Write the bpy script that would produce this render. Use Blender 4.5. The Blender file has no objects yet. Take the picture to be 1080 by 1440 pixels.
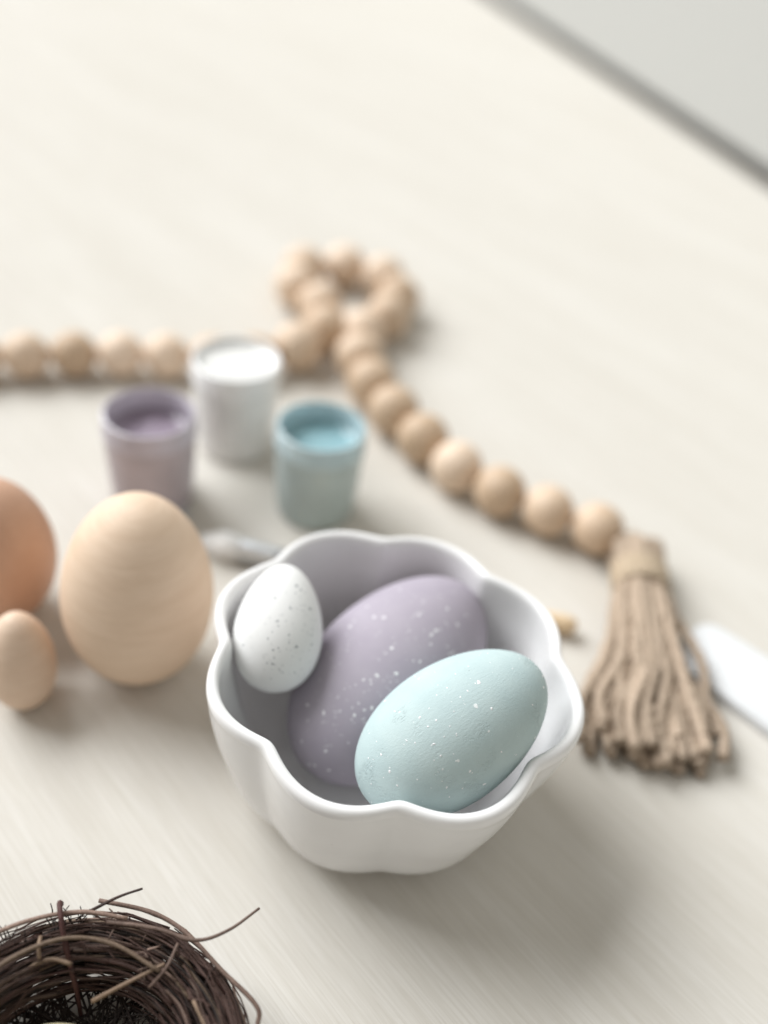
import bpy, bmesh, math, random
from mathutils import Vector, Matrix, Quaternion, noise
random.seed(7)
SC = bpy.context.scene
C = SC.collection
MM = 0.001

# ------------------------------------------------------------------ camera
F_PX, PITCH, ROLL, CAM_H = 1290.0, math.radians(39.5), math.radians(8.5), 0.209
cam_d = bpy.data.cameras.new("camera")
cam = bpy.data.objects.new("camera", cam_d)
C.objects.link(cam)
SC.camera = cam
cam_d.sensor_fit = 'VERTICAL'
cam_d.sensor_height = 36.0
cam_d.sensor_width = 27.0
cam_d.lens = F_PX / 1440.0 * 36.0
cam_d.clip_start = 0.01
cam_d.clip_end = 50.0
cam.location = (0, 0, CAM_H)
fw = Vector((0, math.cos(PITCH), -math.sin(PITCH)))
up0 = Vector((0, math.sin(PITCH), math.cos(PITCH)))
rt0 = Vector((1, 0, 0))
rt = rt0 * math.cos(ROLL) + up0 * math.sin(ROLL)
up = up0 * math.cos(ROLL) - rt0 * math.sin(ROLL)
cam.matrix_world = Matrix(((rt.x, up.x, -fw.x, 0), (rt.y, up.y, -fw.y, 0), (rt.z, up.z, -fw.z, CAM_H), (0, 0, 0, 1)))
cam_d.dof.use_dof = True
cam_d.dof.focus_distance = 0.193
cam_d.dof.aperture_fstop = 3.9

# ------------------------------------------------------------------ world, window light, exposure
world = bpy.data.worlds.new("World")
SC.world = world
world.use_nodes = True
bg = world.node_tree.nodes["Background"]
bg.inputs[0].default_value = (1.0, 0.955, 0.88, 1)
bg.inputs[1].default_value = 0.335
ld = bpy.data.lights.new("window_light", 'AREA')
ld.shape = 'RECTANGLE'
ld.size, ld.size_y = 9.5, 7.5
ld.energy = 2480.0
ld.color = (0.965, 0.985, 1.0)
lamp = bpy.data.objects.new("window_light", ld)
C.objects.link(lamp)
LDIR = Vector((-0.86, 0.50, 0.0)).normalized() * math.cos(math.radians(43)) + Vector((0, 0, math.sin(math.radians(43))))
lamp.location = Vector((0.0, 0.18, 0.0)) + LDIR * 12.0
lamp.rotation_euler = (-LDIR).to_track_quat('-Z', 'Y').to_euler()

SC.view_settings.view_transform = 'Standard'
SC.view_settings.look = 'None'
SC.view_settings.exposure = 0.07
SC.view_settings.gamma = 1.0
SC.view_settings.use_curve_mapping = False
SC.render.engine = 'CYCLES'
SC.cycles.use_denoising = True
SC.cycles.max_bounces = 10
SC.cycles.diffuse_bounces = 6
SC.cycles.caustics_reflective = False
SC.cycles.caustics_refractive = False

# ------------------------------------------------------------------ helpers
def mesh(name, verts, faces, smooth=True, sharp=None):
    me = bpy.data.meshes.new(name)
    me.from_pydata([tuple(v) for v in verts], [], faces)
    me.update()
    if smooth:
        me.polygons.foreach_set('use_smooth', [True] * len(me.polygons))
        if sharp is not None:
            me.set_sharp_from_angle(angle=math.radians(sharp))
    return me

def obj(name, me, mat=None, parent=None, loc=None, rot=None):
    o = bpy.data.objects.new(name, me)
    C.objects.link(o)
    if mat is not None and len(me.materials) == 0:
        me.materials.append(mat)
    if parent is not None:
        o.parent = parent
    if loc is not None:
        o.location = loc
    if rot is not None:
        o.rotation_mode = 'QUATERNION'
        o.rotation_quaternion = rot
    return o

def tag(o, label, cat, group=None):
    o['label'] = label
    o['category'] = cat
    if group:
        o['group'] = group
    return o

def thing(name, label, cat, loc=(0, 0, 0), group=None):
    o = bpy.data.objects.new(name, None)
    C.objects.link(o)
    o.empty_display_size = 0.01
    o.location = loc
    return tag(o, label, cat, group)

def lathe(prof, n=48, cap0=True, cap1=True):
    """prof: list of (r, z). Returns verts, faces; profile end points with r==0 close as poles."""
    V, Fc = [], []
    rings = []
    for r, z in prof:
        if r < 1e-7:
            V.append((0, 0, z)); rings.append([len(V) - 1])
        else:
            s = len(V)
            for i in range(n):
                a = 2 * math.pi * i / n
                V.append((r * math.cos(a), r * math.sin(a), z))
            rings.append(list(range(s, s + n)))
    for A, B in zip(rings[:-1], rings[1:]):
        if len(A) == 1 and len(B) == 1:
            continue
        if len(A) == 1:
            for i in range(n): Fc.append((A[0], B[(i + 1) % n], B[i]))
        elif len(B) == 1:
            for i in range(n): Fc.append((A[i], A[(i + 1) % n], B[0]))
        else:
            for i in range(n): Fc.append((A[i], A[(i + 1) % n], B[(i + 1) % n], B[i]))
    return V, Fc

def catmull(pts, per=8):
    P = [Vector(p) for p in pts]
    P = [P[0] * 2 - P[1]] + P + [P[-1] * 2 - P[-2]]
    out = []
    for i in range(1, len(P) - 2):
        a, b, c, d = P[i - 1], P[i], P[i + 1], P[i + 2]
        for k in range(per):
            t = k / per
            out.append(0.5 * ((2 * b) + (c - a) * t + (2 * a - 5 * b + 4 * c - d) * t * t + (3 * b - a - 3 * c + d) * t ** 3))
    out.append(P[-2].copy())
    return out

def tube(path, rad, n=6, mod=None):
    """path of Vectors; rad float or function(s 0..1); mod(theta, s) multiplies the radius."""
    V, Fc = [], []
    m = len(path)
    t0 = (path[1] - path[0]).normalized()
    nrm = t0.orthogonal().normalized()
    prev = t0
    for i, p in enumerate(path):
        t = (path[min(i + 1, m - 1)] - path[max(i - 1, 0)]).normalized()
        q = prev.rotation_difference(t)
        nrm = (q @ nrm).normalized()
        nrm = (nrm - t * nrm.dot(t)).normalized()
        bi = t.cross(nrm)
        prev = t
        s = i / (m - 1)
        r = rad(s) if callable(rad) else rad
        for k in range(n):
            a = 2 * math.pi * k / n
            rr = r * (mod(a, s) if mod else 1)
            V.append(p + nrm * (math.cos(a) * rr) + bi * (math.sin(a) * rr))
    for i in range(m - 1):
        for k in range(n):
            a, b = i * n + k, i * n + (k + 1) % n
            Fc.append((a, b, b + n, a + n))
    Fc.append(tuple(range(n - 1, -1, -1)))
    Fc.append(tuple(range((m - 1) * n, m * n)))
    return V, Fc

def merge(parts):
    V, Fc = [], []
    for v, f in parts:
        o = len(V)
        V += list(v)
        Fc += [tuple(i + o for i in q) for q in f]
    return V, Fc

# ------------------------------------------------------------------ material helpers
class Mat:
    def __init__(s, name):
        s.m = bpy.data.materials.new(name)
        s.m.use_nodes = True
        s.t = s.m.node_tree
        s.b = s.t.nodes["Principled BSDF"]
        s.out = s.t.nodes["Material Output"]
    def n(s, typ, **kw):
        nd = s.t.nodes.new(typ)
        for k, v in kw.items():
            setattr(nd, k, v)
        return nd
    def l(s, a, b):
        s.t.links.new(a, b)
    def coord(s, scale=1000.0, rot=(0, 0, 0), stretch=(1, 1, 1), rand=False):
        tc = s.n('ShaderNodeTexCoord')
        mp = s.n('ShaderNodeMapping')
        mp.inputs['Rotation'].default_value = rot
        mp.inputs['Scale'].default_value = tuple(scale * q for q in stretch)
        s.l(tc.outputs['Object'], mp.inputs['Vector'])
        if rand:
            oi = s.n('ShaderNodeObjectInfo')
            mu = s.n('ShaderNodeMath', operation='MULTIPLY')
            mu.inputs[1].default_value = 500.0
            s.l(oi.outputs['Random'], mu.inputs[0])
            ad = s.n('ShaderNodeVectorMath', operation='ADD')
            s.l(mp.outputs[0], ad.inputs[0])
            s.l(mu.outputs[0], ad.inputs[1])
            return ad.outputs[0]
        return mp.outputs[0]
    def noise(s, vec, scale, detail=3, rough=0.55, dist=0.0):
        nd = s.n('ShaderNodeTexNoise')
        nd.inputs['Scale'].default_value = scale
        nd.inputs['Detail'].default_value = detail
        nd.inputs['Roughness'].default_value = rough
        nd.inputs['Distortion'].default_value = dist
        s.l(vec, nd.inputs['Vector'])
        return nd.outputs['Fac']
    def ramp(s, fac, stops, interp='LINEAR'):
        nd = s.n('ShaderNodeValToRGB')
        cr = nd.color_ramp
        cr.interpolation = interp
        while len(cr.elements) < len(stops):
            cr.elements.new(0.5)
        for e, (p, c) in zip(cr.elements, stops):
            e.position = p
            e.color = (c, c, c, 1) if isinstance(c, (int, float)) else tuple(c) + (1,)
        s.l(fac, nd.inputs[0])
        return nd.outputs[0]
    def mix(s, fac, a, b, blend='MIX'):
        nd = s.n('ShaderNodeMix', data_type='RGBA', blend_type=blend)
        for sock, v in ((nd.inputs[0], fac), (nd.inputs[6], a), (nd.inputs[7], b)):
            if isinstance(v, bpy.types.NodeSocket):
                s.l(v, sock)
            elif isinstance(v, (int, float)):
                sock.default_value = v
            else:
                sock.default_value = tuple(v) + (1,)
        return nd.outputs[2]
    def math(s, op, a, b=None, c=None):
        nd = s.n('ShaderNodeMath', operation=op)
        for i, v in enumerate((a, b, c)):
            if v is None:
                continue
            if isinstance(v, (int, float)):
                nd.inputs[i].default_value = v
            else:
                s.l(v, nd.inputs[i])
        return nd.outputs[0]
    def bump(s, height, dist, strength=1.0, normal=None):
        nd = s.n('ShaderNodeBump')
        nd.inputs['Strength'].default_value = strength
        nd.inputs['Distance'].default_value = dist
        s.l(height, nd.inputs['Height'])
        if normal is not None:
            s.l(normal, nd.inputs['Normal'])
        return nd.outputs[0]
    def set(s, color=None, rough=None, normal=None, **kw):
        if color is not None:
            if isinstance(color, bpy.types.NodeSocket): s.l(color, s.b.inputs['Base Color'])
            else: s.b.inputs['Base Color'].default_value = tuple(color) + (1,)
        if rough is not None:
            if isinstance(rough, bpy.types.NodeSocket): s.l(rough, s.b.inputs['Roughness'])
            else: s.b.inputs['Roughness'].default_value = rough
        if normal is not None:
            s.l(normal, s.b.inputs['Normal'])
        for k, v in kw.items():
            s.b.inputs[k.replace('_', ' ')].default_value = v
        return s.m

GRAIN = math.atan2(-0.68, 0.73)      # the direction the table's grain runs in

def mat_table():
    M = Mat("pale_wood_laminate")
    v0 = M.coord(1000, rot=(0, 0, -GRAIN), stretch=(1, 1, 1))
    def st(x, y):
        mp = M.n('ShaderNodeMapping')
        mp.inputs['Scale'].default_value = (x, y, 1)
        M.l(v0, mp.inputs['Vector'])
        return mp.outputs[0]
    broad = M.noise(st(.004, .035), 1.0, 3, .6, .4)
    mid = M.noise(st(.010, .22), 1.0, 4, .65, .3)
    fine = M.noise(st(.035, 1.5), 1.0, 3, .7)
    pore = M.noise(st(.10, 3.2), 1.0, 2, .6)
    c1 = M.ramp(broad, [(.32, (.622, .594, .545)), (.68, (.675, .652, .610))])
    c2 = M.mix(M.ramp(mid, [(.35, .0), (.72, .32)]), c1, (.555, .522, .460))
    c3 = M.mix(M.ramp(fine, [(.40, .34), (.62, .0)]), c2, (.485, .450, .388))
    c4 = M.mix(M.ramp(pore, [(.30, .22), (.42, 0)]), c3, (.41, .375, .31))
    nb = M.bump(fine, .00006, .6)
    return M.set(c4, M.ramp(mid, [(.3, .50), (.7, .60)]), nb, Specular_IOR_Level=.03)

def mat_wood(name, a, b, dark, axis_stretch=(1, 1, .12), rough=.55, vary=.25, rot=(0, 0, 0), grain=.42):
    M = Mat(name)
    v = M.coord(1000, rot=rot, stretch=axis_stretch, rand=True)
    g1 = M.noise(v, .35, 3, .6, .6)
    g2 = M.noise(v, 1.6, 3, .65, .2)
    c = M.ramp(g1, [(.3, a), (.7, b)])
    c = M.mix(M.ramp(g2, [(.42, grain), (.62, .0)]), c, dark)
    if vary:
        oi = M.n('ShaderNodeObjectInfo')
        hs = M.n('ShaderNodeHueSaturation')
        val = M.math('MULTIPLY_ADD', oi.outputs['Random'], vary, 1 - vary * .6)
        sat = M.math('MULTIPLY_ADD', oi.outputs['Random'], -.25, 1.1)
        M.l(val, hs.inputs['Value']); M.l(sat, hs.inputs['Saturation'])
        M.l(c, hs.inputs['Color'])
        c = hs.outputs[0]
    nb = M.bump(g2, .00008, .5)
    return M.set(c, rough, nb)

def speck_layer(M, vec, scale, r0, r1, keep, mask=None, off=(0, 0, 0)):
    """round splatters: one random-size dot in a share of the voronoi cells"""
    mp = M.n('ShaderNodeMapping')
    mp.inputs['Location'].default_value = off
    M.l(vec, mp.inputs['Vector'])
    vo = M.n('ShaderNodeTexVoronoi', feature='F1')
    vo.inputs['Scale'].default_value = scale
    vo.inputs['Randomness'].default_value = 1.0
    M.l(mp.outputs[0], vo.inputs['Vector'])
    sep = M.n('ShaderNodeSeparateColor')
    M.l(vo.outputs['Color'], sep.inputs[0])
    rr = M.math('MULTIPLY_ADD', M.math('POWER', sep.outputs[0], 2.5), (r1 - r0), r0)
    k = M.math('LESS_THAN', sep.outputs[1], keep)
    if mask is not None:
        k = M.math('MULTIPLY', k, mask)
    rr = M.math('MULTIPLY', rr, k)
    d = M.math('SUBTRACT', rr, vo.outputs['Distance'])
    nd = M.n('ShaderNodeMapRange')
    nd.inputs['From Min'].default_value = 0.0
    nd.inputs['From Max'].default_value = .035
    M.l(d, nd.inputs['Value'])
    return nd.outputs[0]

def mat_egg(name, base, base2, speck, speck_op, seed, rough=.78, dents=False, cells=(.40, .95, 1.6), keeps=(.25, .30, .25)):
    M = Mat(name)
    tc = M.n('ShaderNodeTexCoord')
    mp = M.n('ShaderNodeMapping')
    mp.inputs['Scale'].default_value = (1000, 1000, 1000)
    mp.inputs['Location'].default_value = (seed * 13.7, seed * 7.1, seed * 3.3)
    M.l(tc.outputs['Object'], mp.inputs['Vector'])
    v = mp.outputs[0]
    wv = M.n('ShaderNodeVectorMath', operation='ADD')       # ragged outlines
    nz = M.n('ShaderNodeTexNoise')
    nz.inputs['Scale'].default_value = 1.6
    M.l(v, nz.inputs['Vector'])
    sc_ = M.n('ShaderNodeVectorMath', operation='SCALE')
    sc_.inputs['Scale'].default_value = .45
    M.l(nz.outputs['Color'], sc_.inputs[0])
    M.l(v, wv.inputs[0]); M.l(sc_.outputs[0], wv.inputs[1])
    w = wv.outputs[0]
    cl = M.ramp(M.noise(v, .12, 2, .5), [(.44, 0.0), (.56, 1.0)])
    cl2 = M.ramp(M.noise(v, .16, 2, .5), [(.40, .0), (.50, 1.0)])
    s1 = speck_layer(M, w, cells[0], .06, .21, keeps[0], cl2)
    s2 = speck_layer(M, w, cells[1], .07, .26, keeps[1], cl, (5, 9, 2))
    s3 = speck_layer(M, w, cells[2], .08, .26, keeps[2], cl, (15, 3, 7))
    sp = M.math('MAXIMUM', M.math('MAXIMUM', s1, s2), s3)
    # chalky brushed paint
    tone = M.noise(v, .10, 3, .6)
    col = M.ramp(tone, [(.3, base), (.7, base2)])
    col = M.mix(M.math('MULTIPLY', sp, speck_op), col, speck)
    stv = M.n('ShaderNodeMapping')
    stv.inputs['Rotation'].default_value = (.4, .7, .3)
    stv.inputs['Scale'].default_value = (1, 1, .28)
    M.l(v, stv.inputs['Vector'])
    br = M.noise(stv.outputs[0], 2.4, 4, .65)
    gr = M.noise(v, 4.5, 2, .6)
    h = M.math('ADD', M.math('MULTIPLY', br, .7), M.math('MULTIPLY', gr, .5))
    nb = M.bump(h, .00018, .62)
    if dents:
        dm = M.ramp(M.noise(v, .13, 1, .5), [(.57, 0), (.68, 1)])
        dv = M.n('ShaderNodeMapping')
        dv.inputs['Rotation'].default_value = (.9, .2, .3)
        dv.inputs['Scale'].default_value = (1, 1, .35)
        M.l(v, dv.inputs['Vector'])
        dd = M.ramp(M.noise(dv.outputs[0], 2.6, 3, .6), [(.36, 0.0), (.50, 1.0)])
        dd = M.math('SUBTRACT', 1.0, M.math('MULTIPLY', M.math('SUBTRACT', 1.0, dd), dm))
        nb = M.bump(dd, .00016, .7, nb)
    nb = M.bump(sp, .00006, .5, nb)
    return M.set(col, rough, nb, Specular_IOR_Level=.22)

M_TABLE = mat_table()

def plain(name, col, rough=.5, **kw):
    M = Mat(name)
    v = M.coord(1000)
    t = M.noise(v, .25, 3, .6)
    c = M.ramp(t, [(.3, tuple(q * .96 for q in col)), (.7, tuple(min(1, q * 1.03) for q in col))])
    return M.set(c, rough, M.bump(M.noise(v, 1.2, 3), .00002, .4), **kw)

M_WALL = plain("pale_grey_painted_wall", (.49, .49, .47), .6)
M_GAP_SHADE = plain("grey_gap_shade", (.36, .345, .325), .7)  # darker grey stands in for the shade in the gap under the wall

def mat_ceramic():
    M = Mat("white_glazed_ceramic")
    v = M.coord(1000)
    t = M.noise(v, .06, 2, .5)
    c = M.ramp(t, [(.3, (.80, .79, .785)), (.7, (.83, .825, .82))])
    # rare pinholes in the glaze
    s = speck_layer(M, v, .16, .015, .055, .35)
    c = M.mix(M.math('MULTIPLY', s, .45), c, (.35, .31, .28))
    nb = M.bump(M.noise(v, .22, 2, .5), .00010, .35)
    return M.set(c, .17, nb, Specular_IOR_Level=.5)
M_BOWL = mat_ceramic()

# ================================================================== THE SETTING
# table: one slab whose far right-hand edge runs along a narrow gap before the wall
e1, e2 = Vector((.0345, 1.2035, 0)), Vector((.2381, .6811, 0))
ed = (e2 - e1).normalized()
en = Vector((-ed.y, ed.x, 0))
if en.x < 0: en = -en
A = e1 - ed * 1.1
B = e2 + ed * 1.35
out = [A, B, Vector((B.x - .25, -.45, 0)), Vector((-1.5, -.45, 0)), Vector((-1.5, A.y, 0))]
TH = .028
V = [(p.x, p.y, 0) for p in out] + [(p.x, p.y, -TH) for p in out]
n = len(out)
Fc = [tuple(range(n))[::-1], tuple(range(n, 2 * n))] + [(i, (i + 1) % n, n + (i + 1) % n, n + i) for i in range(n)]
me = mesh("table_top", V, Fc, smooth=False)
bm = bmesh.new(); bm.from_mesh(me)
bmesh.ops.recalc_face_normals(bm, faces=bm.faces)
bmesh.ops.bevel(bm, geom=list(bm.edges), offset=.002, segments=3, affect='EDGES')
bm.to_mesh(me); bm.free()
tb = obj("table_top", me, M_TABLE); tb['kind'] = 'structure'

def slab(name, p0, p1, nrm, thick, z0, z1, mat):
    q = [p0, p1, p1 + nrm * thick, p0 + nrm * thick]
    V = [(p.x, p.y, z0) for p in q] + [(p.x, p.y, z1) for p in q]
    Fc = [(3, 2, 1, 0), (4, 5, 6, 7)] + [(i, (i + 1) % 4, 4 + (i + 1) % 4, 4 + i) for i in range(4)]
    me = mesh(name, V, Fc, smooth=False)
    bm = bmesh.new(); bm.from_mesh(me); bmesh.ops.recalc_face_normals(bm, faces=bm.faces); bm.to_mesh(me); bm.free()
    return obj(name, me, mat)
w = slab("wall", A + en * .004, B + en * .004, en, .10, .0090, 1.2, M_WALL)
w['kind'] = 'structure'
rb = slab("gap_shade_slab", A + en * .05, B + en * .05, en, .05, -.75, .0085, M_GAP_SHADE)  # added slab behind the gap, coloured to make the gap read as shaded
rb['kind'] = 'structure'

# ================================================================== BOWL
BC = Vector((6.6, 146.8, 0)) * MM
CUSP = math.radians(8)
def lobe(phi):
    s = math.sin(4 * (phi - CUSP))
    return (math.sqrt(s * s + .03) - math.sqrt(.03)) / (math.sqrt(1.03) - math.sqrt(.03))   # 0 in a groove, 1 mid-lobe
OUT = [(0, 1.2), (18.5, 1.2), (20.0, .0), (22.0, .0), (24.5, .6), (29.8, 2.6), (33.6, 5.4), (36.5, 9.4), (38.3, 14), (40.0, 21), (42.0, 29.5), (43.3, 37.5), (43.8, 43.0)]
LIP = [(44.0, 44.8), (43.7, 46.2), (42.9, 46.9), (41.9, 46.8), (41.1, 45.9)]
INN = [(40.8, 43.5), (40.4, 37.5), (39.1, 29.5), (37.1, 21), (34.6, 14), (32.0, 9.8), (28.0, 6.5), (20.5, 4.3), (10, 4.0), (0, 4.0)]
prof = OUT + LIP + INN
def smooth_prof(pr, per=3):
    P = catmull([(r, 0, z) for r, z in pr], per)
    return [(max(p.x, 0), p.z) for p in P]
pf = smooth_prof(prof)
pf[0] = (0, 1.2); pf[-1] = (0, 4.0)
NP = 288
V, Fc, rings = [], [], []
for r, z in pf:
    if r < .01:
        V.append((0, 0, z * MM)); rings.append([len(V) - 1]); continue
    s = len(V)
    tz = min(max((z - 1.0) / 43.0, 0), 1)
    amp = 3.6 * tz ** .5 + .25
    amp *= min(1, r / 22) ** 2
    for i in range(NP):
        a = 2 * math.pi * i / NP
        L = lobe(a)
        wob = .35 * math.sin(2 * a + .7) * tz + .25 * math.sin(3 * a + 2.1) * tz
        rr = r * (1 + .028 * math.cos(2 * (a + .73)) * tz) - amp * (1 - L) + wob
        fr = ((1 + math.cos(a + .95)) / 2) ** 1.5        # the hand-made rim reaches out and dips on one side
        rr += 2.5 * fr * tz ** .8
        zz = z - 1.2 * fr * tz ** 3 + (.55 * (1 - L) * tz ** 3 + .3 * math.sin(a * 2 + 1) * tz ** 3)
        V.append((rr * MM * math.cos(a), rr * MM * math.sin(a), zz * MM))
    rings.append(list(range(s, s + NP)))
for Ar, Br in zip(rings[:-1], rings[1:]):
    if len(Ar) == 1:
        for i in range(NP): Fc.append((Ar[0], Br[(i + 1) % NP], Br[i]))
    elif len(Br) == 1:
        for i in range(NP): Fc.append((Ar[i], Ar[(i + 1) % NP], Br[0]))
    else:
        for i in range(NP): Fc.append((Ar[i], Ar[(i + 1) % NP], Br[(i + 1) % NP], Br[i]))
bowl = obj("bowl", mesh("bowl", V, Fc), M_BOWL, loc=BC)
tag(bowl, "white glazed ceramic bowl with scalloped wavy rim holding painted eggs", "bowl")

# ================================================================== EGGS
def egg_mesh(name, a, b, k=.10, n=64, m=48, flat=0.0):
    prof = []
    for i in range(m + 1):
        t = -math.cos(math.pi * i / m)
        r = a * math.sqrt(max(0, 1 - t * t)) * (1 - k * t)
        prof.append((r if 0 < i < m else 0, b * t))
    if flat:
        prof = [(r, max(z, -b + flat)) for r, z in prof]
    v, f = lathe(prof, n)
    return mesh(name, v, f)

def egg(name, c, ax, a, b, mat, k=.10, flat=0.0, spin=0.0):
    q = Vector(ax).normalized().to_track_quat('Z', 'Y') @ Quaternion((0, 0, 1), spin)
    return obj(name, egg_mesh(name, a, b, k, flat=flat), mat, loc=c, rot=q)

M_PUR = mat_egg("lavender_chalk_paint", (.375, .338, .395), (.412, .374, .428), (.86, .85, .86), .92, 3)
M_TEAL = mat_egg("pale_aqua_chalk_paint", (.44, .548, .555), (.485, .588, .588), (.84, .87, .87), .85, 5, dents=True, cells=(.36, .8, 1.5), keeps=(.22, .22, .2))
M_WHT = mat_egg("white_chalk_paint", (.80, .80, .79), (.83, .83, .82), (.26, .27, .29), .75, 9, cells=(.55, 1.1, 2.0), keeps=(.28, .35, .3))
# paint splatters where they sit on each shell: world position and radius in millimetres
SP_PUR = [(7.2,167.6,46.2,0.15),(-0.7,162.6,43.8,0.15),(12.9,163.4,47.8,0.12),(12.3,158.7,47.5,0.22),(13.1,159.6,47.6,0.1),(19.2,162.8,46.9,0.2),(19.2,158.7,46.1,0.12),(19.6,158.0,45.8,0.1),(22.2,159.8,45.0,0.22),(16.9,155.7,46.1,0.24),(18.0,156.4,45.9,0.12),(15.8,154.2,45.9,0.22),(16.4,154.9,46.0,0.07),(15.9,151.9,45.0,0.19),(20.1,153.2,43.7,0.12),(20.9,152.0,42.5,0.17),(21.7,152.7,42.4,0.19),(12.2,147.0,43.7,0.14),(13.8,147.3,43.4,0.21),(-4.1,156.0,42.5,0.22),(-3.3,157.8,42.9,0.12),(-4.6,153.5,42.3,0.1),(-3.9,152.0,42.5,0.07),(-4.0,151.1,42.4,0.07),(-3.8,150.1,42.3,0.1),(-3.9,148.7,42.0,0.1),(6.7,148.8,45.0,0.24),(7.3,150.0,45.5,0.09),(5.4,147.4,44.4,0.12),(4.0,145.9,43.6,0.09),(6.5,151.4,45.9,0.07),(4.1,142.4,41.9,0.28),(8.5,143.5,42.3,0.26),(1.1,141.4,40.8,0.16),(2.7,141.4,41.1,0.12),(3.0,140.7,40.7,0.14),(1.6,139.0,39.3,0.09),(2.7,139.5,39.8,0.07),(-3.1,139.8,38.6,0.09),(-1.8,140.0,39.2,0.07),(-4.3,138.3,37.0,0.12),(-2.1,137.5,37.3,0.07),(0.7,137.0,37.5,0.14),(-0.6,136.2,36.5,0.12),(0.2,134.9,35.5,0.23),(2.3,135.9,36.7,0.18),(4.0,136.4,37.2,0.23),(2.6,134.6,35.3,0.12),(2.2,134.4,35.1,0.09),(2.8,134.0,34.6,0.12),(0.3,133.8,34.2,0.07),(-3.3,135.7,35.3,0.14),(-4.0,135.6,34.9,0.09),(-4.7,135.8,34.7,0.09),(-4.2,134.8,33.9,0.09),(-7.1,136.0,33.3,0.26),(-11.3,138.8,31.8,0.24),(-7.1,134.4,31.7,0.09),(-6.6,134.5,32.1,0.09),(-10.6,135.8,29.7,0.14),(-5.3,130.5,26.3,0.23),(-5.1,131.0,27.8,0.12),(-4.2,130.9,28.2,0.09),(-5.8,131.1,27.3,0.09),(-5.7,131.7,28.8,0.07),(-0.3,131.1,30.0,0.12),(-2.5,132.1,31.2,0.07),(-7.5,130.3,20.3,0.26),(-3.9,129.1,20.9,0.24),(-11.4,133.6,24.3,0.21),(-13.4,135.2,20.9,0.17),(7.6,140.1,40.1,0.09),(7.0,140.4,40.4,0.07),(5.6,138.8,39.3,0.07),(7.4,141.6,41.3,0.09),(8.6,142.0,41.4,0.07),(9.2,142.1,41.3,0.09),(6.6,142.5,41.9,0.07),(7.7,142.7,42.0,0.07),(17.2,149.6,43.4,0.07)]
SP_WHT = [(-18.0,155.4,54.4,0.28),(-16.8,154.9,53.8,0.24),(-17.8,153.3,54.1,0.14),(-15.8,154.8,53.1,0.14),(-16.5,157.4,53.5,0.08),(-16.6,152.8,53.5,0.1),(-14.9,153.9,52.4,0.08),(-20.0,152.5,54.5,0.1),(-22.3,150.7,54.1,0.19),(-21.2,157.0,55.2,0.1),(-18.3,149.1,53.2,0.21),(-17.7,148.8,52.9,0.1),(-18.1,150.4,53.6,0.08),(-17.4,149.6,53.0,0.08),(-16.7,149.5,52.7,0.1),(-16.0,151.0,52.7,0.1),(-15.4,151.6,52.4,0.1),(-15.2,151.1,52.3,0.08),(-15.7,149.7,52.2,0.1),(-13.9,151.7,51.2,0.28),(-14.9,149.4,51.5,0.08),(-14.3,149.6,51.1,0.08),(-15.0,148.6,51.3,0.08),(-16.7,148.4,52.3,0.06),(-19.7,147.1,52.7,0.1),(-20.3,146.9,52.6,0.08),(-22.6,146.1,52.1,0.1),(-18.7,146.0,51.9,0.1),(-23.3,144.8,51.2,0.1),(-21.1,145.4,51.9,0.08),(-25.1,145.2,50.8,0.06),(-27.8,145.0,48.7,0.08),(-26.2,142.7,48.3,0.08),(-17.5,143.6,50.0,0.15),(-17.2,142.7,49.2,0.1),(-17.2,142.3,48.8,0.11),(-15.4,142.4,47.8,0.23),(-15.8,142.0,47.7,0.1),(-17.5,141.1,47.8,0.08),(-16.5,141.3,47.5,0.08),(-12.6,147.8,48.5,0.12),(-13.6,146.3,48.9,0.08),(-12.5,146.7,47.8,0.14),(-13.2,146.1,48.4,0.08),(-12.4,150.3,49.0,0.12),(-14.5,147.3,50.3,0.1),(-13.2,149.6,50.0,0.08),(-19.4,140.8,48.2,0.15),(-20.5,140.3,47.8,0.17),(-18.9,140.4,47.6,0.11),(-20.0,139.3,46.4,0.15),(-22.5,139.5,46.5,0.1),(-21.9,139.6,46.8,0.08),(-22.4,139.1,46.0,0.1),(-21.5,138.5,45.1,0.15),(-20.2,138.5,45.1,0.21),(-20.8,138.8,45.7,0.08),(-22.4,138.3,44.5,0.06),(-18.5,138.2,43.9,0.13),(-17.6,138.1,43.0,0.12),(-17.9,138.8,44.7,0.1),(-22.0,137.8,43.3,0.08),(-20.3,137.9,43.8,0.08),(-20.2,137.3,41.3,0.12),(-15.0,139.3,42.2,0.14),(-27.8,142.1,45.9,0.17),(-25.7,141.0,46.8,0.08),(-21.5,137.5,37.2,0.1),(-17.9,138.2,36.5,0.1),(-16.0,140.6,46.2,0.08),(-12.5,143.8,45.6,0.1),(-12.2,145.1,46.2,0.18),(-14.2,141.2,44.9,0.1),(-12.1,142.7,42.8,0.1),(-13.9,142.5,46.4,0.06),(-23.0,147.9,52.9,0.08),(-21.4,143.3,50.5,0.1),(-21.1,141.2,48.7,0.08)]
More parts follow.
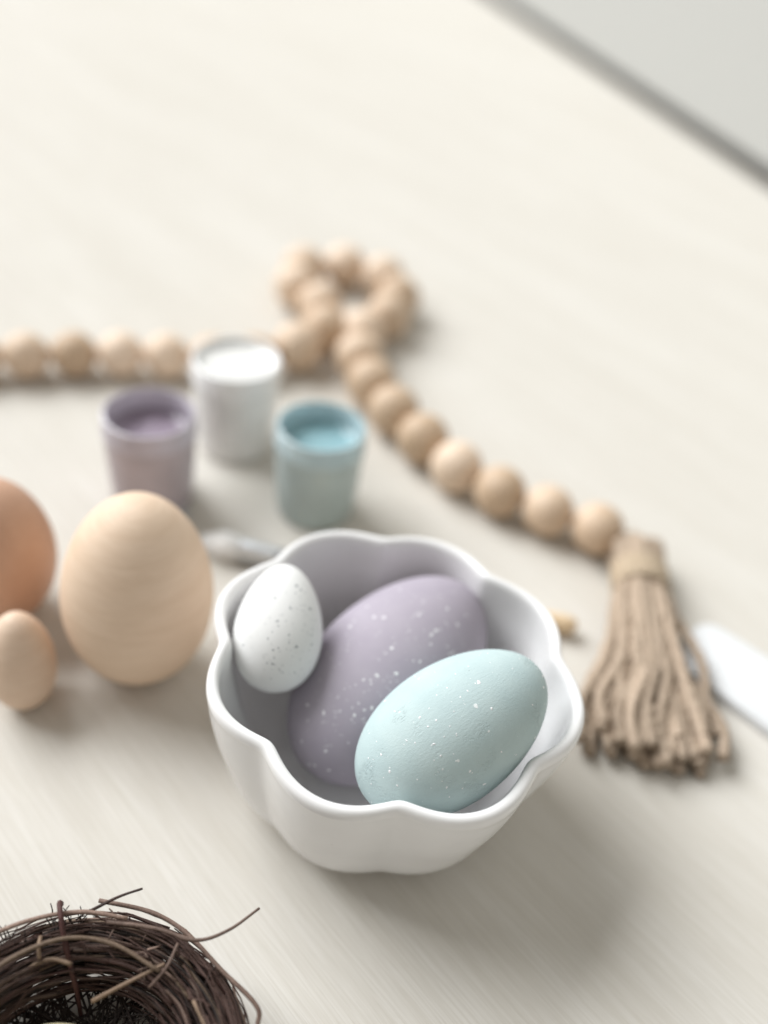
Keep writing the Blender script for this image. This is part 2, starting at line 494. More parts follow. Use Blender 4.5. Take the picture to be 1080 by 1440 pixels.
SP_TEAL = [(25.2,129.2,60.1,0.32),(28.3,124.1,58.4,0.2),(23.0,126.9,59.5,0.14),(18.7,127.6,58.7,0.12),(6.9,116.2,48.0,0.18),(9.1,113.2,46.8,0.22),(11.1,111.3,45.1,0.14),(25.5,114.2,49.6,0.18),(26.0,114.2,49.2,0.1),(21.2,111.6,46.6,0.14),(24.6,112.4,45.9,0.12),(22.2,111.1,44.1,0.12),(18.9,114.9,52.4,0.14),(17.2,116.5,53.8,0.16),(16.8,116.3,53.5,0.1),(13.4,116.8,52.8,0.12),(11.6,117.4,52.4,0.12),(19.1,117.8,55.0,0.1),(17.1,120.6,56.3,0.16),(15.6,119.5,55.3,0.14),(20.0,119.6,56.3,0.1),(21.5,118.5,55.6,0.1),(21.6,118.2,55.4,0.08),(13.7,121.4,55.4,0.18),(8.5,124.2,52.7,0.18),(9.5,123.6,53.4,0.16),(15.4,123.1,56.7,0.1),(20.5,122.4,57.8,0.1),(31.7,118.6,51.7,0.14),(22.2,114.6,51.8,0.1),(21.5,115.4,52.9,0.08),(17.7,114.2,51.5,0.08),(14.9,111.7,47.6,0.1),(5.8,113.0,41.8,0.1),(4.4,116.8,45.3,0.12),(3.9,121.9,46.9,0.1),(17.8,109.8,40.4,0.12),(13.4,109.8,41.9,0.12),(6.6,112.2,36.3,0.12),(16.8,109.9,42.8,0.06),(18.0,111.0,46.4,0.06),(8.1,112.7,45.1,0.08),(5.3,115.2,44.8,0.08),(5.7,112.6,38.9,0.08),(12.1,134.0,53.4,0.13)]
def splatter(eg, spots, a, b, k, mat, grow, extra, seed):
    rnd = random.Random(seed)
    bpy.context.view_layer.update()
    inv = eg.matrix_world.inverted()
    pts = [(inv @ (Vector(q[:3]) * MM), q[3] * grow * MM) for q in spots]
    n0 = len(pts)
    while len(pts) < n0 + extra:                      # the rest of the shell
        t, ph = rnd.uniform(-.97, .97), rnd.uniform(0, 6.283)
        r = a * math.sqrt(1 - t * t) * (1 - k * t)
        p = Vector((r * math.cos(ph), r * math.sin(ph), b * t))
        if min((p - q[0]).length for q in pts[:n0]) > .004:
            pts.append((p, rnd.choice((.1, .12, .16, .22)) * grow * MM))
    parts = []
    for p, r in pts:
        t = max(-.999, min(.999, p.z / b))
        f = lambda z: a * math.sqrt(max(1e-9, 1 - (z / b) ** 2)) * (1 - k * z / b)
        dz = b * 1e-3
        ph = math.atan2(p.y, p.x)
        tz = Vector(((f(p.z + dz) - f(p.z - dz)) * math.cos(ph), (f(p.z + dz) - f(p.z - dz)) * math.sin(ph), 2 * dz)).normalized()
        tp = Vector((-math.sin(ph), math.cos(ph), 0))
        nr = tp.cross(tz).normalized()
        if nr.dot(Vector((p.x, p.y, 0))) < 0: nr = -nr
        p = Vector((f(p.z) * math.cos(ph), f(p.z) * math.sin(ph), p.z))
        el, ea = rnd.uniform(.7, 1.45), rnd.uniform(0, 3.14)
        u = tp * math.cos(ea) + tz * math.sin(ea)
        w_ = nr.cross(u)
        m = 11
        hgt = min(.05 * MM, r * .25)
        V = [p + nr * hgt]
        o1, o2 = rnd.uniform(0, 6), rnd.uniform(0, 6)
        for ring, hh in ((.72, hgt * .8), (1.0, -.03 * MM)):
            for i in range(m):
                an = 6.283 * i / m
                rr = r * ring * (1 + .16 * math.sin(2 * an + o1) + .12 * math.sin(3 * an + o2))
                V.append(p + u * (rr * math.cos(an) * el) + w_ * (rr * math.sin(an) / el ** .5) + nr * hh)
        Fc = [(0, 1 + i, 1 + (i + 1) % m) for i in range(m)]
        Fc += [(1 + i, 1 + m + i, 1 + m + (i + 1) % m, 1 + (i + 1) % m) for i in range(m)]
        parts.append((V, Fc))
    v, f_ = merge(parts)
    o = obj("paint_speckles", mesh("paint_speckles", v, f_), mat, eg)
    o['kind'] = 'stuff'
M_SPW = plain("white_paint_splatter", (.84, .84, .85), .5)
M_SPG = plain("grey_paint_splatter", (.27, .285, .30), .6)
E1 = egg("painted_egg", (.00802, .15629, .02639), (.55505, .74915, .36153), .02014, .03154, M_PUR, .07)
tag(E1, "large lavender painted egg with white paint speckles, lying in the bowl", "egg")
E2 = egg("painted_egg", (.02231, .12809, .04396), (.73411, .54174, .4094), .01508, .02403, M_TEAL, .06, spin=1.0)
tag(E2, "pale aqua painted egg with fine white speckles, lying on the lavender egg in the bowl", "egg")
E3 = egg("painted_egg", (-.02106, .15158, .04326), (-.04667, .80399, .59281), .01062, .01557, M_WHT, .16)
tag(E3, "small white egg with grey speckles leaning against the bowl's inner wall", "egg")
splatter(E1, SP_PUR, .02014, .03154, .07, M_SPW, 1.65, 60, 1)
splatter(E2, SP_TEAL, .01508, .02403, .06, M_SPW, 1.5, 50, 2)
splatter(E3, SP_WHT, .01062, .01557, .16, M_SPG, 1.4, 60, 3)

M_EGGW = mat_wood("turned_birch_egg", (.725, .55, .405), (.785, .615, .47), (.61, .445, .31), (.16, .10, 1.5), .65, 0, (1.0, .45, .3), .26)
M_EGGW2 = mat_wood("small_turned_birch_egg", (.70, .52, .39), (.75, .58, .45), (.59, .43, .30), (.15, .10, 1.5), .65, 0, (.9, .5, 0), .35)
M_BROWN = mat_wood("brown_egg_shell", (.575, .35, .24), (.62, .385, .27), (.53, .315, .21), (.6, .6, .8), .5, 0)
tag(egg("wooden_egg", (-.0622, .1708, .0290), (.02, .05, 1), .0200, .0296, M_EGGW, .085, flat=.0006),
    "large unpainted pale wooden egg standing upright beside the white bowl", "egg")
tag(egg("wooden_egg", (-.0886, .1523, .0152), (-.02, .10, 1), .0088, .0156, M_EGGW2, .10, flat=.0006),
    "small unpainted wooden egg standing in front of the brown egg", "egg")
tag(egg("brown_egg", (-.1075, .1830, .0230), (.02, .06, 1), .0168, .0233, M_BROWN, .09, flat=.0006),
    "smooth orange-brown egg standing behind the small wooden egg", "egg")

# ================================================================== PAINT POTS
def mat_plastic(name, col, rough=.18, transl=.25):
    M = Mat(name)
    v = M.coord(1000)
    t = M.noise(v, .09, 3, .6, .5)
    c = M.ramp(t, [(.3, tuple(q * .90 for q in col)), (.7, tuple(min(.9, q * 1.06) for q in col))])
    m = M.set(c, rough, M.bump(M.noise(v, .35, 2), .0001, .3), Specular_IOR_Level=.5)
    tr = M.n('ShaderNodeBsdfTranslucent')
    M.l(c, tr.inputs[0])
    mx = M.n('ShaderNodeMixShader')
    mx.inputs[0].default_value = transl
    M.l(M.b.outputs[0], mx.inputs[1]); M.l(tr.outputs[0], mx.inputs[2])
    M.l(mx.outputs[0], M.out.inputs[0])
    return m

def pot(loc, label, shell, rimc, paint, level, rz=0, scale=1.0, tab=False):
    t = thing("paint_pot", label, "paint pot", loc, "small paint pots between the garland and the eggs")
    s = scale * MM * 1.03
    body = [(0, .8), (10.6, .8), (11.2, 0), (12.6, .3), (13.1, 1.4), (13.9, 12), (14.5, 24), (14.6, 27.2), (13.3, 27.2), (13.2, 24), (12.7, 12), (11.8, 2.6), (10.4, 2.0), (0, 2.0)]
    v, f = lathe([(r * s, z * s) for r, z in body], 56)
    obj("pot_wall", mesh("pot_wall", v, f, sharp=40), shell, t)
    rim = [(13.2, 27.0), (14.6, 27.0), (15.0, 27.5), (15.0, 28.9), (14.7, 29.5), (14.7, 33.4), (14.4, 34.2), (13.7, 34.4), (13.3, 33.8), (13.2, 27.4), (13.2, 27.0)]
    v, f = lathe([(r * s, z * s) for r, z in rim], 56)
    obj("pot_rim", mesh("pot_rim", v, f, sharp=40), rimc, t)
    # paint: meniscus and slightly uneven surface
    pr = [(12.25, level - .3), (12.6, level + .5), (12.0, level - .4), (9, level - .9), (5, level - .8), (0, level - .7)]
    pr = [(r + .75 if r > 11 else r, z) for r, z in pr]
    v, f = lathe([(r * s, z * s) for r, z in pr], 48)
    v = [(x, y, z + .0003 * math.sin(x * 400 + y * 250)) for x, y, z in v]
    obj("paint", mesh("paint", v, f), paint, t)
    if tab:
        v = []
        for z in (1.0, 2.6):
            for x, y in ((11.5, -2.6), (16.5, -2.0), (18, 0), (16.5, 2.0), (11.5, 2.6)):
                v.append((x * s, y * s, z * s))
        f = [(4, 3, 2, 1, 0), (5, 6, 7, 8, 9)] + [(i, (i + 1) % 5, 5 + (i + 1) % 5, 5 + i) for i in range(5)]
        obj("hinge_tab", mesh("hinge_tab", v, f, smooth=False), M_CLEAR, t, rot=Quaternion((0, 0, 1), math.radians(-38)))
    t.rotation_euler = (0, 0, rz)
    return t

M_CLEAR = plain("frosted_clear_plastic", (.80, .81, .86), .12, Transmission_Weight=.5, IOR=1.45)
def wetp(name, col): return plain(name, col, .22, Specular_IOR_Level=.5)
pot((-.0805, .2435, 0), "lavender paint pot, open and part full, behind the large wooden egg",
    mat_plastic("lavender_pot_plastic", (.50, .44, .475), .2, .12), mat_plastic("lavender_pot_rim_plastic", (.62, .585, .645), .15, .2), wetp("lavender_paint", (.32, .265, .325)), 26.5, tab=True)
pot((-.0246, .2505, 0), "aqua blue paint pot, open and part full, behind the white bowl",
    mat_plastic("aqua_pot_plastic", (.47, .565, .57), .2, .12), mat_plastic("aqua_pot_rim_plastic", (.56, .69, .725), .15, .2), wetp("aqua_paint", (.27, .44, .48)), 27.5, rz=.6)
pot((-.0600, .2815, 0), "white paint pot, full to the brim, in front of the row of beads",
    mat_plastic("white_pot_plastic", (.86, .86, .85), .2, .05), mat_plastic("white_pot_rim_plastic", (.90, .90, .90), .25, .0), wetp("white_paint", (.76, .76, .74)), 32.6, rz=1.2, scale=1.05)

# ================================================================== PAINT BRUSH
bdir = Vector((64.2 + 57.2, 206.6 - 219.7, 0)).normalized()
q = bdir.to_track_quat('Z', 'Y')
t = thing("paint_brush", "wooden handled paint brush with white bristles lying behind the bowl", "paint brush", Vector((-58.5, 219.9, 0)) * MM)
pb = Vector((0, 0, .0047))
# bristles: many fine hairs in one tuft
hairs = []
for i in range(150):
    a, r0 = random.uniform(0, 6.283), math.sqrt(random.random())
    bx, by = math.cos(a) * r0 * 3.3, math.sin(a) * r0 * 3.3
    L = random.uniform(.0, 1.6) + 2.0 * r0
    sw = 1.35
    pts = [Vector((bx, by, 15.0)), Vector((bx * sw, by * sw, 8.5)), Vector((bx * .85, by * .85, L))]
    hairs.append(tube([p * MM for p in catmull(pts, 3)], lambda s: .00042 * (1 - .6 * s), 4))
core = lathe([(r * MM, z * MM) for r, z in ((0, 2), (2.4, 3.5), (4.2, 8), (3.4, 13), (2.7, 15), (0, 15))], 24)
v, f = merge([core] + hairs)
M_BRIS = plain("white_bristle", (.80, .80, .79), .5)
M_FERR = plain("brushed_aluminium", (.66, .68, .70), .42, Metallic=1.0)
M_HAND = mat_wood("pale_brush_handle", (.70, .53, .34), (.75, .58, .39), (.60, .44, .27), (1, 1, .08), .4, 0)
obj("bristles", mesh("bristles", v, f), M_BRIS, t, pb, q)
fr = [(2.4, 13), (2.9, 13), (3.05, 14), (3.6, 14.2), (3.6, 16), (3.4, 20), (3.1, 24), (2.9, 28.5), (2.75, 29), (2.9, 29.5), (2.6, 33), (2.2, 33), (2.2, 13.5), (2.4, 13)]
v, f = lathe([(r * MM, z * MM) for r, z in fr], 32)
obj("ferrule", mesh("ferrule", v, f, sharp=40), M_FERR, t, pb, q)
hd = [(0, 32), (2.3, 32), (2.5, 34), (3.3, 45), (3.6, 55), (3.2, 75), (2.7, 100), (2.9, 116), (3.0, 121), (2.4, 123.6), (1.2, 124.6), (0, 124.9)]
v, f = lathe([(r * MM, z * MM) for r, z in smooth_prof(hd, 3)], 32)
obj("handle", mesh("handle", v, f), M_HAND, t, pb + Vector((0, 0, -.0007)), q)

# ================================================================== BEAD GARLAND
path_pts = [(-215, 280, 9), (-199, 287, 9), (-182.5, 294, 9), (-166, 300.5, 9), (-150, 306, 9), (-133.5, 312, 9), (-116, 317, 9), (-98.5, 321, 9), (-80.5, 325, 9),
            (-62.5, 331, 9), (-47.5, 341.0, 9), (-39.5, 356, 9), (-36.5, 371, 9), (-47, 386, 9), (-58, 400, 9), (-58, 416, 9), (-43, 425, 9), (-26, 426, 9),
            (-13, 415, 9), (-8, 397, 9), (-11.5, 381, 9), (-20.5, 369, 9), (-21, 352, 9), (-19.5, 338, 9), (-14, 324, 9), (-6, 309.5, 9), (7.6, 292, 9), (22.3, 275.5, 9), (39.3, 264, 9), (56.6, 257.3, 9), (74.4, 251, 9), (81.5, 247.5, 9)]
path = [p * MM for p in catmull([Vector(p) for p in path_pts], 16)]
g = thing("bead_garland", "natural wooden bead garland with a loop and a jute tassel", "garland", path[0] * 1.0)
G0 = g.location.copy()
cum = [0.0]
for a, b in zip(path[:-1], path[1:]): cum.append(cum[-1] + (b - a).length)
def at(s):
    import bisect
    i = min(max(bisect.bisect_right(cum, s) - 1, 0), len(path) - 2)
    f_ = (s - cum[i]) / max(cum[i + 1] - cum[i], 1e-9)
    return path[i].lerp(path[i + 1], f_), (path[i + 1] - path[i]).normalized()
BR, HOLE = 9.15, 2.0
bp = []
th0 = math.asin(HOLE / BR)
for i in range(23):
    th = th0 + (math.pi - 2 * th0) * i / 22
    bp.append((BR * math.sin(th) * MM, -BR * math.cos(th) * MM))
hz = BR * math.cos(th0) - .5
bp = [(HOLE * .8 * MM, -hz * MM)] + bp + [(HOLE * .8 * MM, hz * MM)]
v, f = lathe(bp + [bp[0]], 36)
bead_me = mesh("bead", v, f, sharp=50)
M_BEAD = mat_wood("natural_wood_bead", (.68, .51, .365), (.76, .60, .455), (.57, .41, .275), (.2, .2, .9), .55, .34, (.3, .6, 0), .5)
bead_me.materials.append(M_BEAD)
total = cum[-1]
STEP = 2 * BR * MM * 1.002
# right-hand strand and loop: from the tassel back, each bead touching the next
def place(p, tn, k):
    qq = tn.to_track_quat('Z', 'Y') @ Quaternion((0, 0, 1), random.uniform(0, 6.28))
    bo = obj("bead", bead_me, None, g, p + Vector((0, 0, (k - 1) * BR * MM)) - G0, qq)
    bo.scale = (k, k, k)
def bead_size(i):
    return (1.0, 1.0, 1.03, 1.06, 1.09, 1.12, 1.13, 1.14)[i] if i < 8 else 1.14
def step_back(s, d):
    p = at(s)[0]
    s2 = s - d
    for _ in range(8):
        s2 -= d - (at(max(s2, 0))[0] - p).length
    return s2
s, cnt, last = total - .0075, 0, None
while at(s)[0].x > -.049 or at(s)[0].y > .345:
    p, tn = at(s)
    place(p, tn, bead_size(cnt)); last = p
    s = step_back(s, BR * MM * 1.002 * (bead_size(cnt) + bead_size(cnt + 1)))
    cnt += 1
# the straight left-hand row
sa = next(c for c, p in zip(cum, path) if p.x > -.0983 and p.y < .345)
row = []
q_ = sa
while q_ > 0:
    row.append(q_); q_ = step_back(q_, 2 * BR * MM * .99)
q_ = sa + 2 * BR * MM
while (at(q_)[0] - last).length > 2 * BR * MM * .97 and at(q_)[0].x < last.x:
    row.append(q_); q_ += 2 * BR * MM * 1.005
for q_ in row:
    place(*at(q_), 1.0); cnt += 1
v, f = tube([p - G0 for p in path[::4]] + [path[-1] - G0], .0009, 6)
M_JUTE = Mat("jute_twine")
vj = M_JUTE.coord(1000, rand=True)
tj = M_JUTE.noise(vj, .6, 4, .7)
fj = M_JUTE.noise(vj, 3.5, 3, .7)
cj = M_JUTE.ramp(tj, [(.3, (.41, .315, .235)), (.7, (.56, .45, .35))])
oi = M_JUTE.n('ShaderNodeObjectInfo')
hs = M_JUTE.n('ShaderNodeHueSaturation')
M_JUTE.l(M_JUTE.math('MULTIPLY_ADD', oi.outputs['Random'], .35, .82), hs.inputs['Value'])
M_JUTE.l(cj, hs.inputs['Color'])
M_JUTE.set(hs.outputs[0], .85, M_JUTE.bump(fj, .0004, .8), Specular_IOR_Level=.15)
M_JUTE = M_JUTE.m
obj("cord", mesh("cord", v, f), M_JUTE, g)

# tassel: folded head, wrapped neck, hanging strands
TA = Vector((83.0, 246.0, 9.0))
NK = Vector((87.0, 229.0, 9.0))
EN = Vector((80.0, 160.0, 0))
adir = (Vector((EN.x, EN.y, 0)) - Vector((TA.x, TA.y, 0))).normalized()
side = Vector((-adir.y, adir.x, 0))
def twine(pts, r, per=6, n=10, turns=8.0, ph=0.0, fray=0.0):
    P = [p * MM for p in catmull(pts, per)]
    return tube(P, lambda s: r * MM * (1 + fray * max(0, (s - .92) / .08)), n, lambda a, s: 1 + .26 * math.cos(2 * (a - ph - turns * 6.283 * s)))
ORG = G0 / MM
loc = lambda p: p - ORG
# neck wrap: several turns of twine around the bundle (the tassel's own mesh)
wraps = []
NR = (8.2, 6.9)
for j in range(4):
    pts = []
    for i in range(25):
        a = 6.283 * i / 24
        c0 = NK + adir * (-3.6 + 2.5 * j + (2.5 * i / 24)) + Vector((0, 0, -.6))
        pts.append(loc(c0 + side * (NR[0] * math.cos(a)) + Vector((0, 0, NR[1] * math.sin(a)))))
    wraps.append(twine(pts, 1.45, 2, 8, 7, j))
v, f = merge(wraps)
M_WRAP = Mat("pale_jute_wrap")
vw = M_WRAP.coord(1000)
cw = M_WRAP.ramp(M_WRAP.noise(vw, .7, 4, .7), [(.3, (.52, .41, .29)), (.7, (.64, .53, .40))])
M_WRAP.set(cw, .85, M_WRAP.bump(M_WRAP.noise(vw, 3.5, 3, .7), .0004, .7), Specular_IOR_Level=.15)
tas = obj("tassel", mesh("tassel", v, f), M_WRAP.m, g)
random.seed(11)
NS = 64
for i in range(NS):
    # position in the bundle's section at the neck
    ang = 2.39996 * i
    rr = math.sqrt((i + .5) / NS)
    ux, uz = math.cos(ang) * rr, math.sin(ang) * rr
    end_side = -1.0 + ux * 21 + random.uniform(-3.5, 3.5)
    end_z = max(1.8, 4.2 + uz * 4.2 + random.uniform(-1.0, 1.2))
    L = 67 + random.uniform(-8, 6) - abs(ux) * 4
    head = NK + adir * (-14 + random.uniform(-2, 1.5)) + side * (ux * 6.0) + Vector((0, 0, uz * 5.2 - .5))
    p1 = NK + adir * (-7) + side * (ux * 7.6) + Vector((0, 0, uz * 6.0 - .6))
    p2 = NK + side * (ux * 6.4) + Vector((0, 0, uz * 5.2 - .6))
    p3 = NK + adir * 14 + side * (ux * 9.5 + random.uniform(-1, 1)) + Vector((0, 0, uz * 5.6 - 1.0))
    wv = random.uniform(-4.2, 4.2)
    p4 = NK + adir * (L * .55) + side * (ux * 14 + wv) + Vector((0, 0, max(-7, uz * 5.0 - 2.5 + random.uniform(-.8, .8))))
    p5 = NK + adir * (L * .82) + side * (end_side * .95 - wv * .5) + Vector((0, 0, max(-7.1, end_z - 9 + .4)))
    p6 = NK + adir * L + side * (end_side + random.uniform(-1.5, 1.5)) + Vector((0, 0, end_z - 9 - .2))
    pts = [head, p1, p2, p3, p4, p5, p6]
    pts = [Vector((p.x, p.y, max(p.z, 1.75))) for p in pts]
    v, f = twine([loc(p) for p in pts], random.uniform(1.35, 1.75), 9, 10, random.uniform(9, 13), random.uniform(0, 6), .15)
    obj("strand", mesh("strand", v, f), M_JUTE, tas)
# the folds at the head of the tassel
for i in range(9):
    ux = -1 + 2 * i / 8
    b0 = NK + adir * -4 + side * (ux * 6.5)
    pts = [b0 + Vector((0, 0, -3.5)), b0 + adir * -8 + Vector((0, 0, -4)) + side * ux * .8, b0 + adir * (-13 - random.uniform(0, 2.5)) + Vector((0, 0, random.uniform(-1, 1.5))),
           b0 + adir * -8 + Vector((0, 0, 5.3 - abs(ux) * 3)) + side * ux * .8, b0 + Vector((0, 0, 5 - abs(ux) * 3))]
    pts = [Vector((p.x, p.y, max(p.z, 1.8))) for p in pts]
    v, f = twine([loc(p) for p in pts], 1.6, 6, 10, 6, i, 0)
    obj("strand", mesh("strand", v, f), M_JUTE, tas)

# ================================================================== WHITE FLAT STRIP
d = Vector((.78, -.626, 0)).normalized()
nn = Vector((.626, .78, 0)).normalized()
outl = []
def add_corner(ca, cn, r, a0, a1, k=8):
    for i in range(k + 1):
        a = math.radians(a0 + (a1 - a0) * i / k)
        outl.append((ca + r * math.cos(a), cn + r * math.sin(a)))
add_corner(-46, 233.5, 6.5, 100, 170); add_corner(-46, 222, 6.5, 190, 262)
add_corner(55, 208 + 4, 4, 275, 350); add_corner(55, 242 - 4, 4, 10, 85)
cen = Vector((d * 5 + nn * 227)) * MM
V = []
lay = [(.988, 0.2), (1.0, .8), (1.0, 3.0), (.992, 3.7), (.975, 4.0)]
ca, cn = 5, 227
for sc_, z in lay:
    for a, c in outl:
        aa, cc = ca + (a - ca) * (1 - (1 - sc_) * .5), cn + (c - cn) * (1 - (1 - sc_) * 2)
        p = d * aa + nn * cc
        V.append((p.x * MM - cen.x, p.y * MM - cen.y, (z - .2) * MM))
n = len(outl)
Fc = [tuple(range(n))[::-1], tuple(range((len(lay) - 1) * n, len(lay) * n))]
for j in range(len(lay) - 1):
    Fc += [(j * n + i, j * n + (i + 1) % n, (j + 1) * n + (i + 1) % n, (j + 1) * n + i) for i in range(n)]
me = mesh("plastic_strip", V, Fc, sharp=50)
bm = bmesh.new(); bm.from_mesh(me); bmesh.ops.recalc_face_normals(bm, faces=bm.faces); bm.to_mesh(me); bm.free()
M_STRIP = plain("white_plastic", (.66, .67, .68), .45)
tag(obj("plastic_strip", me, M_STRIP, loc=cen), "flat white plastic strip with a rounded end beside the jute tassel", "strip")

# ================================================================== NEST
random.seed(23)
NC = Vector((-41.0, 56.0, 0))
nest = thing("bird_nest", "small round nest woven from dark brown twigs", "nest", NC * MM)
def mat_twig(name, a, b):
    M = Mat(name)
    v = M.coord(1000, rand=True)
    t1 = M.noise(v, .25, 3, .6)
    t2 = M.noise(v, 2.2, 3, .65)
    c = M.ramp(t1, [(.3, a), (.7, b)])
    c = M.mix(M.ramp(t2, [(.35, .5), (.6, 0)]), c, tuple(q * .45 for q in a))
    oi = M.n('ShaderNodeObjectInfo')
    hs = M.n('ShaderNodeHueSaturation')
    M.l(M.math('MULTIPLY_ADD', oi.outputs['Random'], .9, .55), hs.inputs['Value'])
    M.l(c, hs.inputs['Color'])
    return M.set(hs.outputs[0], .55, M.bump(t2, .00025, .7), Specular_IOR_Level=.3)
TW = [mat_twig("dark_brown_twig", (.050, .027, .021), (.085, .048, .038)), mat_twig("grey_brown_twig", (.15, .098, .077), (.245, .17, .135)),
      mat_twig("reddish_twig", (.085, .036, .032), (.13, .062, .055)), mat_twig("tan_twig", (.16, .108, .072), (.235, .165, .115))]
def twig_mesh(pts, r0, r1, per=4, n=6, knots=2):
    P = catmull(pts, per)
    P = [p * MM for p in P]
    kn = [(random.random(), random.uniform(.15, .45)) for _ in range(knots)]
    def rad(s):
        r = (r0 + (r1 - r0) * s) * MM
        for k, h in kn:
            r *= 1 + h * math.exp(-((s - k) / .02) ** 2)
        return r
    return tube(P, rad, n)
def torus_pt(a, cr, cz, R=28.0):
    return Vector((math.cos(a) * (R + cr), math.sin(a) * (R + cr), 11.5 + cz))
def arc_twig(a0, span, cr0, cz0, cr1, cz1, k=7, jit=.5, kink=0.0):
    pts = []
    for i in range(k):
        t = i / (k - 1)
        cr = cr0 + (cr1 - cr0) * t + random.uniform(-jit, jit)
        cz = cz0 + (cz1 - cz0) * t + random.uniform(-jit, jit) * .7
        pts.append(torus_pt(a0 + span * t, cr, cz))
    for p in pts: p.z = max(p.z, .7)
    return pts
def sect():
    """a random place in the ring's section, denser near its skin"""
    b = random.uniform(0, 6.283); rr = random.uniform(.55, 1.0)
    return math.cos(b) * 6.6 * rr, math.sin(b) * 9.6 * rr
for i in range(250):
    c0, c1 = sect(), sect()
    if random.random() < .68:
        c1 = (c0[0] * .8 + random.uniform(-2, 2), c0[1] * .8 + random.uniform(-2, 2))
    pts = arc_twig(random.uniform(0, 6.283), random.uniform(.7, 2.3) * random.choice((1, 1, -1)), *c0, *c1, k=random.choice((5, 6, 7)), jit=random.uniform(.2, .7))
    r0 = random.choice((.22, .28, .33, .40, .48, .58))
    v, f = twig_mesh(pts, r0, r0 * random.uniform(.45, .9))
    obj("twig", mesh("twig", v, f), random.choices(TW, (5, 6.5, 1.2, 1.4))[0], nest)
# side shoots and strays on the rim
for i in range(30):
    a = random.uniform(.2, 2.9)
    b = random.uniform(.2, 2.6)
    p0 = torus_pt(a, math.cos(b) * 6, math.sin(b) * 9)
    dr = Vector((math.cos(a + random.uniform(-1.2, 1.2)), math.sin(a + random.uniform(-1.2, 1.2)), random.uniform(-.2, .5))).normalized()
    tg = Vector((-math.sin(a), math.cos(a), 0)) * random.choice((-1, 1))
    L = random.uniform(1.6, 5.0)
    pts = [p0 - dr * 1.5, p0 + dr * L * .4, p0 + dr * L * .7 + tg * L * .3]
    for p in pts: p.z = max(p.z, .6)
    v, f = twig_mesh(pts, random.uniform(.18, .34), .13, 3, 5, 0)
    obj("twig", mesh("twig", v, f), random.choice(TW[:2]), nest)
# the ones the photograph lets you single out (world millimetres)
def wp(*q): return [Vector(p) - NC for p in q]
special = [
    (wp((-43, 85.5, 22), (-33, 85.3, 22.6), (-24.6, 84.0, 23), (-18.5, 86.2, 24.5), (-13.1, 90.9, 26)), .50, .26, TW[1]),
    (wp((-53.2, 87.6, 22.0), (-52.6, 86.2, 24.8), (-51.0, 82.8, 24.0), (-48.6, 78.5, 18.5), (-46.6, 75.5, 11), (-46.0, 74.0, 4)), .62, .45, TW[2]),
    (wp((-46, 89.5, 22), (-35.5, 89.0, 21.5), (-27.5, 86.5, 20.5), (-18.5, 80.5, 19.5), (-10.6, 75.5, 18.5), (-9.6, 72.5, 16.5), (-10.8, 66.0, 12.0)), .46, .5, TW[1]),
    (wp((-68, 76, 22.5), (-59, 82.2, 23.2), (-49, 86.0, 23.2), (-39, 86.4, 22.8)), .5, .4, TW[1]),
    (wp((-64.5, 68.0, 22.0), (-58.5, 75.3, 22.8), (-50.0, 80.6, 22.8), (-40.5, 81.2, 22.4), (-30, 77.5, 22)), .5, .42, TW[3]),
    (wp((-42.5, 73.2, 14.5), (-36, 76.0, 18.5), (-29.5, 79.0, 22)), .5, .35, TW[3]),
    (wp((-31.5, 75.2, 19.5), (-28.8, 78.3, 22.5), (-27.9, 83.0, 22.6)), .34, .3, TW[1]),
    (wp((-57.5, 76.0, 16), (-52.0, 77.3, 20.5), (-47.3, 77.0, 20.6)), .42, .4, TW[3]),
    (wp((-54.8, 80.9, 21.5), (-54.4, 79.0, 21.8), (-53.8, 77.2, 20.3)), .42, .4, TW[3]),
    (wp((-47.5, 87.0, 21.5), (-42, 89.8, 24.0), (-37.5, 91.8, 25)), .36, .22, TW[0]),
]
for pts, r0, r1, m in special:
    v, f = twig_mesh(pts, r0, r1, 6, 7, 2)
    obj("twig", mesh("twig", v, f), m, nest)
# dark rooty tuft on the rim
tuft = []
for i in range(46):
    a0 = Vector((-51.5, 85.5, 20.0)) - NC if i < 26 else Vector((-60.0, 80.0, 19.5)) - NC
    p0 = a0 + Vector((random.uniform(-3.5, 3.5), random.uniform(-2.0, 1.5), random.uniform(-2, 1)))
    d0 = Vector((random.uniform(-.7, .9), random.uniform(.1, .8), random.uniform(.2, 1))).normalized() * random.uniform(1.5, 3.6)
    tuft.append(twig_mesh([p0, p0 + d0 * .5, p0 + d0 + Vector((random.uniform(-.5, .5), 0, .2))], .17, .10, 3, 5, 0))
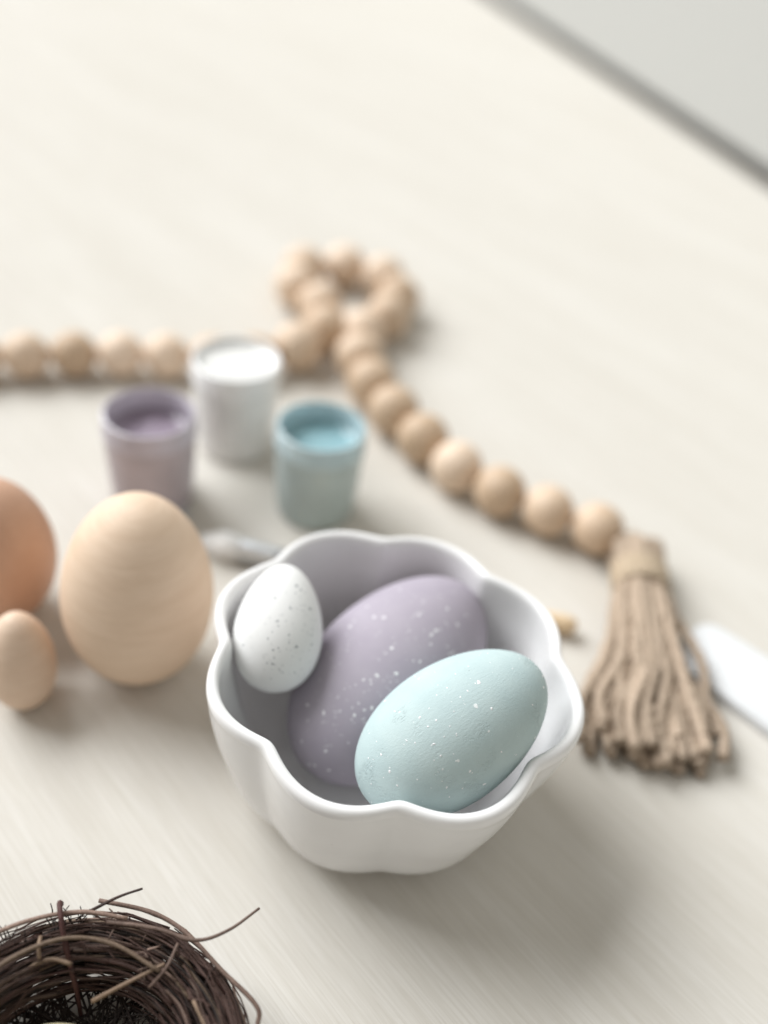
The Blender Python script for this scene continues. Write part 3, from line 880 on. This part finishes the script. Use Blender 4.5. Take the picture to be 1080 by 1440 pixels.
# inner weave: the finer twigs of the wall and the floor, joined
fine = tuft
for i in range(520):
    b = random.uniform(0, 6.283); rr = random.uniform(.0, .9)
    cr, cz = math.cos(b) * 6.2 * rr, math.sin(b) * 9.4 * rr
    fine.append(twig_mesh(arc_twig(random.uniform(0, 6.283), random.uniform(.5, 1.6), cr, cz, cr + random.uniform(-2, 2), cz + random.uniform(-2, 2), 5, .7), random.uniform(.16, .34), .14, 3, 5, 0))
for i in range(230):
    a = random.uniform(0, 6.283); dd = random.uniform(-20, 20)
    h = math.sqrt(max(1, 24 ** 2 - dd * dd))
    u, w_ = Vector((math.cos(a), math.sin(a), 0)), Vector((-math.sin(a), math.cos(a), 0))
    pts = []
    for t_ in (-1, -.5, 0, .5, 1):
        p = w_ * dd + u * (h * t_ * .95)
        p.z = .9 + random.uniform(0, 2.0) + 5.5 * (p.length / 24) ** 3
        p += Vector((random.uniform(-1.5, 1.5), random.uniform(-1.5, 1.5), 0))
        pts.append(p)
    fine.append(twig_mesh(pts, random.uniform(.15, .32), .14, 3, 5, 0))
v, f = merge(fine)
skin = []
for i in range(260):
    b = random.uniform(-.6, 3.6); rr = random.uniform(.92, 1.12)
    cr, cz = math.cos(b) * 6.6 * rr, math.sin(b) * 9.6 * rr
    b2 = b + random.uniform(-.5, .5); rr2 = random.uniform(.85, 1.12)
    pts = arc_twig(random.uniform(0, 6.283), random.uniform(.35, 1.3) * random.choice((1, -1)), cr, cz, math.cos(b2) * 6.6 * rr2, math.sin(b2) * 9.6 * rr2, 5, .45)
    skin.append(twig_mesh(pts, random.uniform(.14, .27), .11, 3, 5, 1))
v2, f2 = merge(skin)
sk = obj("fine_twigs", mesh("fine_twigs", v2, f2), TW[0], nest)
sk['kind'] = 'stuff'
fm = obj("inner_weave", mesh("inner_weave", v, f), mat_twig("shade_black_inner_twig", (.022, .015, .013), (.04, .027, .022)), nest)  # near-black puts the shade of the nest's gaps into the twig colour
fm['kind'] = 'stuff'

M_CREAM = mat_wood("cream_egg_shell", (.74, .66, .42), (.78, .71, .48), (.70, .60, .36), (.6, .6, .8), .5, 0)
tag(egg("nest_egg", Vector((-46.5, 61.6, 9.3)) * MM, (1, .25, .1), .0084, .0112, M_CREAM, .1),
    "small cream yellow egg lying inside the twig nest", "egg")
print("beads", cnt)
